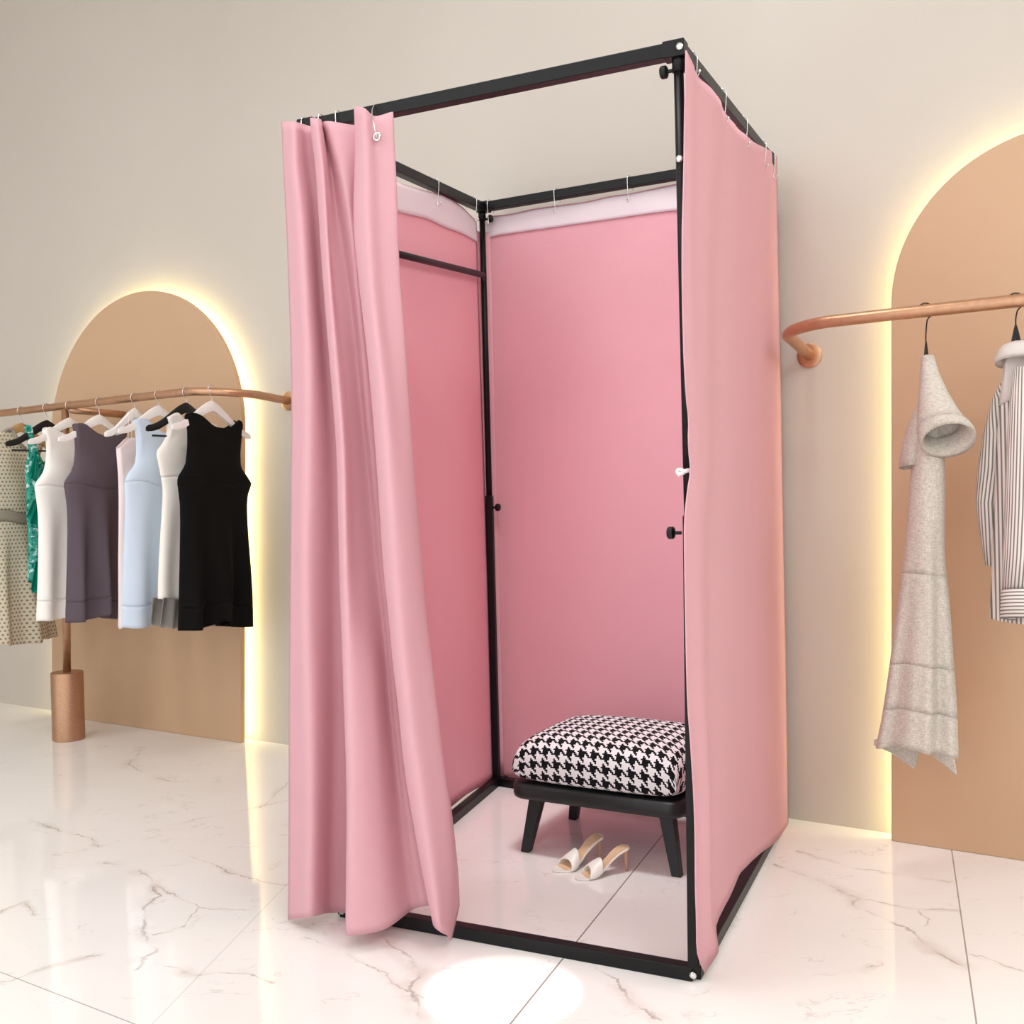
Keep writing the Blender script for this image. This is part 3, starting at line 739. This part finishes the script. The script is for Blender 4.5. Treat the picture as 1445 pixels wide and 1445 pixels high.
garment('sleeveless_dress', 'black sleeveless dress, nearest the rail\'s wall end', 'dress', gp('black'), T_,
  [(260,588),(268.6,581.5),(281,586),(288,592),(297.6,601),(307,604),(320,604),(326.7,599.5),(331,594.7),(334,592),(343,599.5)],
  [(252,890),(280,888),(296,880),(303,875),(310,878),(312,884),(335,885),(355,883)],
  [(260,588),(263.7,599.5),(264.4,617.5),(263.7,645),(261.7,657.6),(249,676),(252,692),(255,720),(254,800),(252,890)],
  [(343,599.5),(342.6,606),(339,637),(339,657.6),(341,663),(355,682),(353.7,687),(348,702),(348,740),(354,826),(355,883)],
  [('bodice', 0, .3, MT['black_cloth'], 0), ('skirt', .3, .9, MT['black_cloth'], 0), ('hem_band', .9, 1, MT['black_cloth'], 0)], .04, [(2.4, -.3, .03, .25), (4.1, .4, .008, .4)])
garment('ruffled_dress', 'white sleeveless dress with a grey ruffled hem, left of the black dress', 'dress', gp('ruffle'), T_,
  [(232,590.5),(241,583.6),(249,582),(254,589),(261,597),(272,602),(284,602),(294,597),(302,600),(309,606)],
  [(223,845),(240,846),(252,846),(280,845),(310,842)],
  [(232,590.5),(234.7,599.5),(235.4,612),(229.8,626),(220,638),(223,651),(228.4,678),(230.5,692),(229,720),(226,764),(223.5,814),(223,845)],
  [(309,606),(308,640),(318,660),(310,700),(308,760),(310,842)],
  [('bodice', 0, .34, MT['ivory2'], 0), ('skirt', .34, 1, MT['ivory2'], 0)], .04, [(1.8, .1, .022, .2)])
ruf = [o for o in C_.objects if o.name.startswith('ruffled_dress')][0]
def ruffle(nm, top, bot, P, nv, mat, parent, k_=5, am=.012, dd=.02, nr=14, nc=50):
    s = np.linspace(0, 1, nc); a, b = poly(top, s), poly(bot, s); V = []; U = []
    side = 1.0 if (CAM - P) @ nv > 0 else -1.0
    for i in range(nr):
        v = i / (nr - 1)
        for j in range(nc):
            q = a[j] * (1 - v) + b[j] * v; p3 = onpl(*q, P, nv)
            V.append(p3 + nv * side * (dd + am * (.3 + v) * math.cos(2 * math.pi * k_ * s[j] + 1.2 * math.sin(5 * s[j])))); U.append((s[j], p3[2]))
    return solidify(mesh(nm, V, gridfaces(nr, nc), mat, parent, True, U), .0016)
ruffle('hem_ruffle', [(222,843),(252,846),(310,844)], [(215,880),(226,884),(233,887),(252,886),(312,882)], gp('ruffle'), T_, MT['grey_cloth'], ruf, 4.5, .013, .03)['label'] = 'grey ruffled hem'
ruffle('hem_ruffle', [(222,843),(252,846),(310,844)], [(217,879),(226,883),(233,886),(252,885),(312,881)], gp('ruffle'), T_, MT['grey_cloth'], ruf, 4.0, .01, -.03)['label'] = 'grey ruffled hem'
garment('sleeveless_dress', 'pale blue sleeveless dress between the blush and grey-ruffled dresses', 'dress', gp('blue'), T_,
  [(185.5,595),(192,591),(199,590),(206,592.6),(214.6,601),(222,608),(234,612),(246,610),(255,602),(262,598),(268,605)],
  [(172,885),(180,886.5),(195,885),(207,882),(215,880),(224,868),(236,870),(270,876)],
  [(185.5,595),(190,605),(192.5,626),(191.8,650.7),(188,660),(181,667),(175,683),(177,700),(176,740),(173,800),(172,885)],
  [(268,605),(264,640),(262,655),(274,680),(268,710),(268,780),(270,876)],
  [('bodice', 0, .31, MT['blue'], 0), ('skirt', .31, .9, MT['blue'], 0), ('hem_band', .9, 1, MT['blue'], 0)], .04, [(1.8, -.22, .03, .2)])
bd = garment('strappy_dress', 'blush pink strappy dress mostly hidden behind the pale blue dress', 'dress', gp('blush'), T_,
  [(164,634),(172,626),(180,617.5),(191,618),(204,627),(216,627),(226,630)],
  [(169,888),(172,882),(180,885),(228,880)],
  [(164,634),(166,660),(168,690),(168,740),(167.5,800),(169,888)],
  [(226,630),(228,690),(226,760),(228,880)],
  [('dress_body', 0, 1, MT['blush'], 0)], .032, [(1.6, .2, .008, .3)])
for x0 in (181, 185.5):
    mesh('strap', *tube([onpl(x0 + dx_, y_, gp('blush') + T_ * .012, T_) for dx_, y_ in ((2.5, 580), (.5, 595), (0, 618))], .0016, 6), MT['blush'], bd, True)
garment('sleeveless_dress', 'plum grey sleeveless dress right of the ivory dress', 'dress', gp('plum'), T_,
  [(101.7,600),(106.6,597.4),(113,597),(119,598.8),(127,606),(138.4,613.4),(152,616.8),(166,614),(175.8,608.5),(179,612)],
  [(92,879),(112,876),(126,872),(134,868),(140,864),(143,869),(153.7,873),(168.6,874)],
  [(101.7,600),(104.5,612),(106,637),(104,662),(89,682.5),(92,692),(95.5,720),(96,760),(93,879)],
  [(179,612),(177,621.7),(172,633),(172,650),(176,680),(174,692),(171,740),(169,874)],
  [('bodice', 0, .3, MT['plum'], 0), ('skirt', .3, .9, MT['plum'], 0), ('hem_band', .9, 1, MT['plum'], 0)], .045, [(2.2, -.27, .032, .2), (4.6, .3, .006, .4)])
garment('sleeveless_dress', 'plain ivory sleeveless dress between the green and plum dresses', 'dress', gp('white'), T_,
  [(59,609),(65,602),(73,603.7),(81.7,609),(90,613),(100,615),(110,613),(118,608),(126,606),(132,612)],
  [(51,876),(66,875),(80,873),(92,869),(106,862),(128,868),(132,868)],
  [(59,609),(64,617.5),(65.7,637),(64.4,656),(61,669),(47.8,684.6),(51,699),(54.7,734),(54,800),(51,876)],
  [(132,612),(128,640),(128,658),(138,682),(132,700),(130,760),(132,868)],
  [('bodice', 0, .3, MT['white_cloth'], 0), ('skirt', .3, .9, MT['white_cloth'], 0), ('hem_band', .9, 1, MT['white_cloth'], 0)], .045, [(1.8, -.09, .03, .18)])
gd = garment('floral_dress', 'green floral ruffled dress between the cream dotted and ivory dresses', 'dress', gp('green'), T_,
  [(34.6,604),(36,600),(42,599),(46,620),(53,642),(61,656),(70,645),(78,622),(84,605),(90,604),(92,610)],
  [(40,820),(60,826),(92,822)],
  [(34.6,604),(38.8,626),(41,640),(37,655),(36,670),(38,690),(38,715),(39,740),(41,754),(41,794),(40,820)],
  [(92,610),(92,640),(96,670),(90,720),(94,822)],
  [('dress_body', 0, 1, MT['floral'], 0)], .04, [(2, .3, .008, .3)])
for tp, bt in (([(39,646),(41,640),(44,645)], [(32,668),(34,678),(42,672)]), ([(38,706),(46,712),(56,708)], [(29,724),(33,739),(56,742)]), ([(41,792),(52,794),(70,792)], [(33,831),(48,841),(74,838)])):
    ruffle('ruffle', tp, bt, gp('green'), T_, MT['teal'], gd, 2.5, .008, .044, 10, 26)['label'] = 'plain teal ruffle'
pdress = garment('dotted_dress', 'cream dotted dress with a taupe belt, leftmost on the rack', 'dress', gp('patterned'), T_,
  [(-28,622),(-5,612),(6,608.5),(12,607),(17,608),(23,619),(33,633),(42,634),(50,624),(57,620),(62,625)],
  [(-64,908),(-20,910),(20,909),(44,906),(47,901),(62,901),(82,898)],
  [(-28,622),(-30,650),(-38,690),(-36,725),(-50,800),(-64,908)],
  [(62,625),(56,645),(50,662),(52,690),(50,719),(50,730),(62,800),(76,870),(82,898)],
  [('bodice', 0, .36, MT['dotted'], 0), ('belt', .36, .405, MT['taupe'], .004), ('skirt', .405, 1, MT['dotted'], 0)], .055, [(2.6, .05, .032, .38), (7, .1, .007, .4)])
mesh('collar', *tube(bez([onpl(x, y, gp('patterned') + T_ * o_, T_) for x, y, o_ in ((6,609,.012),(12,606,.016),(18,606.5,.02),(21,613,.024),(27,624,.026),(36,633,.02))], 5), [.008] * 10 + [.007] * 16, 10), MT['taupe'], pdress, True, label='taupe collar edge')

# ---------------------------------------------------------------- right-hand garments
hang = MT['black_plastic']
P1 = W(wc(onw(1306, 439, RN))[0], RN, 0); P2 = W(wc(onw(1433, 423, RN))[0], RN, 0)
def rail2z(s): return Z2b + .004 * (s - 4.6)
nv1 = unit(A([CAM[0] - P1[0], CAM[1] - P1[1], 0]) * .6 + T_ * .4)
nv1 = unit(nv1)
ax1 = np.cross(UP, nv1)
hanger('dark hanger holding the grey linen dress', P1 + UP * rail2z(wc(P1)[0]), hang, math.atan2(ax1[1], ax1[0]), False, .012, MT['black_plastic'], .03, 0)
ln = garment('linen_dress', 'grey linen dress hanging sideways on the right rail', 'dress', P1, nv1,
  [(1301,503),(1306,501),(1312,503)],
  [(1236,1056),(1262,1047),(1285,1049),(1300,1054),(1325,1060),(1352,1067)],
  [(1301,503),(1297,550),(1293,600),(1288,650),(1284,690),(1279,760),(1270,830),(1258,920),(1247,1000),(1236,1056)],
  [(1312,503),(1318,545),(1326,590),(1332,640),(1333,700),(1332,790),(1338,830),(1345,930),(1350,1000),(1352,1067)],
  [('dress_body', 0, .55, MT['linen'], 0), ('skirt_panel', .55, .78, MT['linen'], 0), ('skirt_panel', .78, .9, MT['linen'], .001), ('hem_band', .9, 1, MT['linen'], 0)], .06, [(1.7, .25, .022, .3), (3.4, .1, .008, .4)], 70, 50)
ruffle('back_hem', [(1238,1050),(1265,1044),(1296,1048),(1312,1052),(1335,1056),(1352,1062)], [(1237,1057),(1262,1069),(1297,1094),(1306,1060),(1330,1080),(1357,1101)], P1, nv1, MT['linen'], ln, 1.0, .008, -.05, 16, 40)
def conesleeve(nm, rings, P, nv, mat, parent, tilt):
    side = 1.0 if (CAM - P) @ nv > 0 else -1.0; tow = nv * side; hx = unit(np.cross(UP, nv)); hx = hx if hx @ RM[0] > 0 else -hx; V = []; U = []; n_ = 28
    for i, (x, y, a, b, d, tl) in enumerate(rings):
        c_ = onpl(x, y, P, nv) + tow * d; px = np.linalg.norm(c_ - CAM) / F
        dr = unit(UP * math.sin(tl) + tow * math.cos(tl))
        for j in range(n_):
            th = 2 * math.pi * j / n_; V.append(c_ + hx * a * px * math.cos(th) + dr * b * px * math.sin(th)); U.append((a * px * th, c_[2]))
    return solidify(mesh(nm, V, gridfaces(len(rings), n_, 0, True), mat, parent, True, U), .003)
conesleeve('sleeve', [(1306,504,6,5,.03,0), (1307,530,10,9,.045,.1), (1310,560,17,16,.06,.3), (1315,590,25,24,.075,.5), (1320,608,31,28,.085,.65)], P1, nv1, MT['linen'], ln, 0)
conesleeve('cuff', [(1320,607,32,28,.086,.65), (1324,618,34,31,.092,.75), (1326,624,33,31,.094,.75), (1324,620,30,28,.09,.75), (1318,606,22,20,.08,.7)], P1, nv1, MT['linen'], ln, 0)
conesleeve('sleeve', [(1303,560,1,5,-.02,0), (1298,590,7,18,-.03,0), (1292,620,11,24,-.03,0), (1287,645,11,26,-.03,.1), (1285,659,10,26,-.03,.1)], P1, nv1, MT['linen'], ln, 0)

nv2 = unit(A([CAM[0] - P2[0], CAM[1] - P2[1], 0]) * .75 + T_ * .25)
ax2 = np.cross(UP, nv2)
hanger('dark hanger holding the striped shirt at the right edge', P2 + UP * rail2z(wc(P2)[0]), hang, math.atan2(ax2[1], ax2[0]), False, .028, MT['black_plastic'], .012, 0)
sh = garment('striped_shirt', 'grey striped shirt hanging at the right edge of the rail', 'shirt', P2, nv2,
  [(1416,512),(1424,500),(1436,494),(1450,496),(1470,506),(1486,520)],
  [(1397,872),(1420,876),(1450,876),(1500,870)],
  [(1416,512),(1414,540),(1410,570),(1407,620),(1403,700),(1400,790),(1397,872)],
  [(1486,520),(1494,600),(1498,700),(1500,870)],
  [('yoke', 0, .17, MT['shirt_plain'], .0015), ('shirt_body', .17, 1, MT['stripe'], 0)], .05, [(2.2, .1, .014, .15)])
conesleeve('collar', [(1437,488,18,15,.0,.3), (1435,494,21,18,.004,.3), (1433,506,24,19,.008,.3), (1432,512,23,19,.008,.3), (1434,500,19,16,.004,.3), (1436,490,17,14,.0,.3)], P2, nv2, MT['shirt_plain'], sh, 0)
conesleeve('sleeve', [(1418,535,1,3,-.03,0), (1414,560,8,10,-.05,0), (1407,610,13,16,-.055,0), (1401,660,15,18,-.055,0), (1397,710,14,18,-.05,0), (1401,750,13,17,-.05,0), (1407,800,11,15,-.045,0)], P2, nv2, MT['stripe'], sh, 0)
conesleeve('sleeve', [(1456,520,22,10,.04,0), (1450,570,24,16,.06,0), (1446,640,25,20,.07,0), (1443,720,25,22,.08,0), (1440,780,25,22,.085,0), (1438,828,24,21,.085,0)], P2, nv2, MT['stripe'], sh, 0)
conesleeve('cuff', [(1438,828,25,22,.087,.2), (1437,848,25,22,.088,.2), (1436,866,25,22,.088,.2), (1436,867,22,19,.088,.2), (1438,848,22,19,.088,.2)], P2, nv2, MT['stripe_h'], sh, 0)

# ---------------------------------------------------------------- lights: added unseen ceiling lamps and daylight through the open shop front
def added_lamp(label, s, n, R, mat):
    t = thing('added_ceiling_lamp', label, 'added ceiling lamp', W(s, n, HC))
    autosmooth(mesh('lamp_ring', *lathe(W(s, n, HC), [(R + .03, 0), (R + .03, .03), (R + .01, .035), (R, .03)], 40, -UP), MT['white_plastic'], t), 40)
    mesh('diffuser', *lathe(W(s, n, HC - .03), [(R, 0), (R, .002)], 40, -UP), mat, t)
    return t
for s, n in ((.4, 3.0), (2.2, 3.2), (3.8, 1.5), (7.4, 1.0), (7.4, 2.4), (6.3, 2.6), (7.4, 3.8), (5.4, 4.6), (3.0, 5.0)):  # unseen lamps added for fill, more of them towards the right
    added_lamp('round white ceiling lamp added out of view to light the room', s, n, .51 if s > 7 else .38, MT['lamp'])['group'] = 'added ceiling lamps'
spot_c = (onz(598, 1408) + onz(818, 1390)) / 2
spw = wc(spot_c)
def spotlight(label, loc, target, size, blend, energy, soft):
    t = thing('ceiling_spotlight', label, 'spotlight', loc, 'ceiling spotlights')
    d = unit(A(target) - A(loc))
    autosmooth(mesh('housing', *lathe(loc, [(.05, 0), (.05, .09), (.046, .095), (.042, .095), (.038, .05)], 28, d), MT['white_plastic'], t), 40)
    sl = bpy.data.lights.new('spot_bulb', 'SPOT'); sl.energy = energy; sl.color = (1, .985, .97); sl.shadow_soft_size = soft
    sl.spot_size = size; sl.spot_blend = blend
    so = bpy.data.objects.new('spot_bulb', sl); C_.objects.link(so); so.parent = t; so.location = tuple(d * .1)
    so.rotation_euler = Vector(tuple(d)).to_track_quat('-Z', 'Y').to_euler()
spotlight('small ceiling spotlight aimed at the floor in front of the booth', W(spw[0], spw[1], HC), spot_c, 2 * math.atan(.168 / (HC - .1)), .04, 190, .012)
spotlight('added unseen ceiling spotlight brightening the inside of the booth', A([.18, 2.15, HC]), A([.34, 3.2, .75]), math.radians(33), .9, 235, .28)  # extra spotlight put in to lift the dim booth interior
wd = bpy.data.worlds.new('daylight'); bpy.context.scene.world = wd; wd.use_nodes = True
bg = wd.node_tree.nodes['Background']; bg.inputs[0].default_value = (.95, .98, 1.0, 1); bg.inputs[1].default_value = 1.7

vs_ = bpy.context.scene.view_settings
vs_.view_transform = 'Standard'; vs_.look = 'None'; vs_.exposure = 0.06; vs_.gamma = 1.0
bpy.context.scene.cycles.max_bounces = 10; bpy.context.scene.cycles.diffuse_bounces = 6
for o in list(C_.objects):
    for k_ in ('_o', '_r'):
        if k_ in o.keys(): del o[k_]
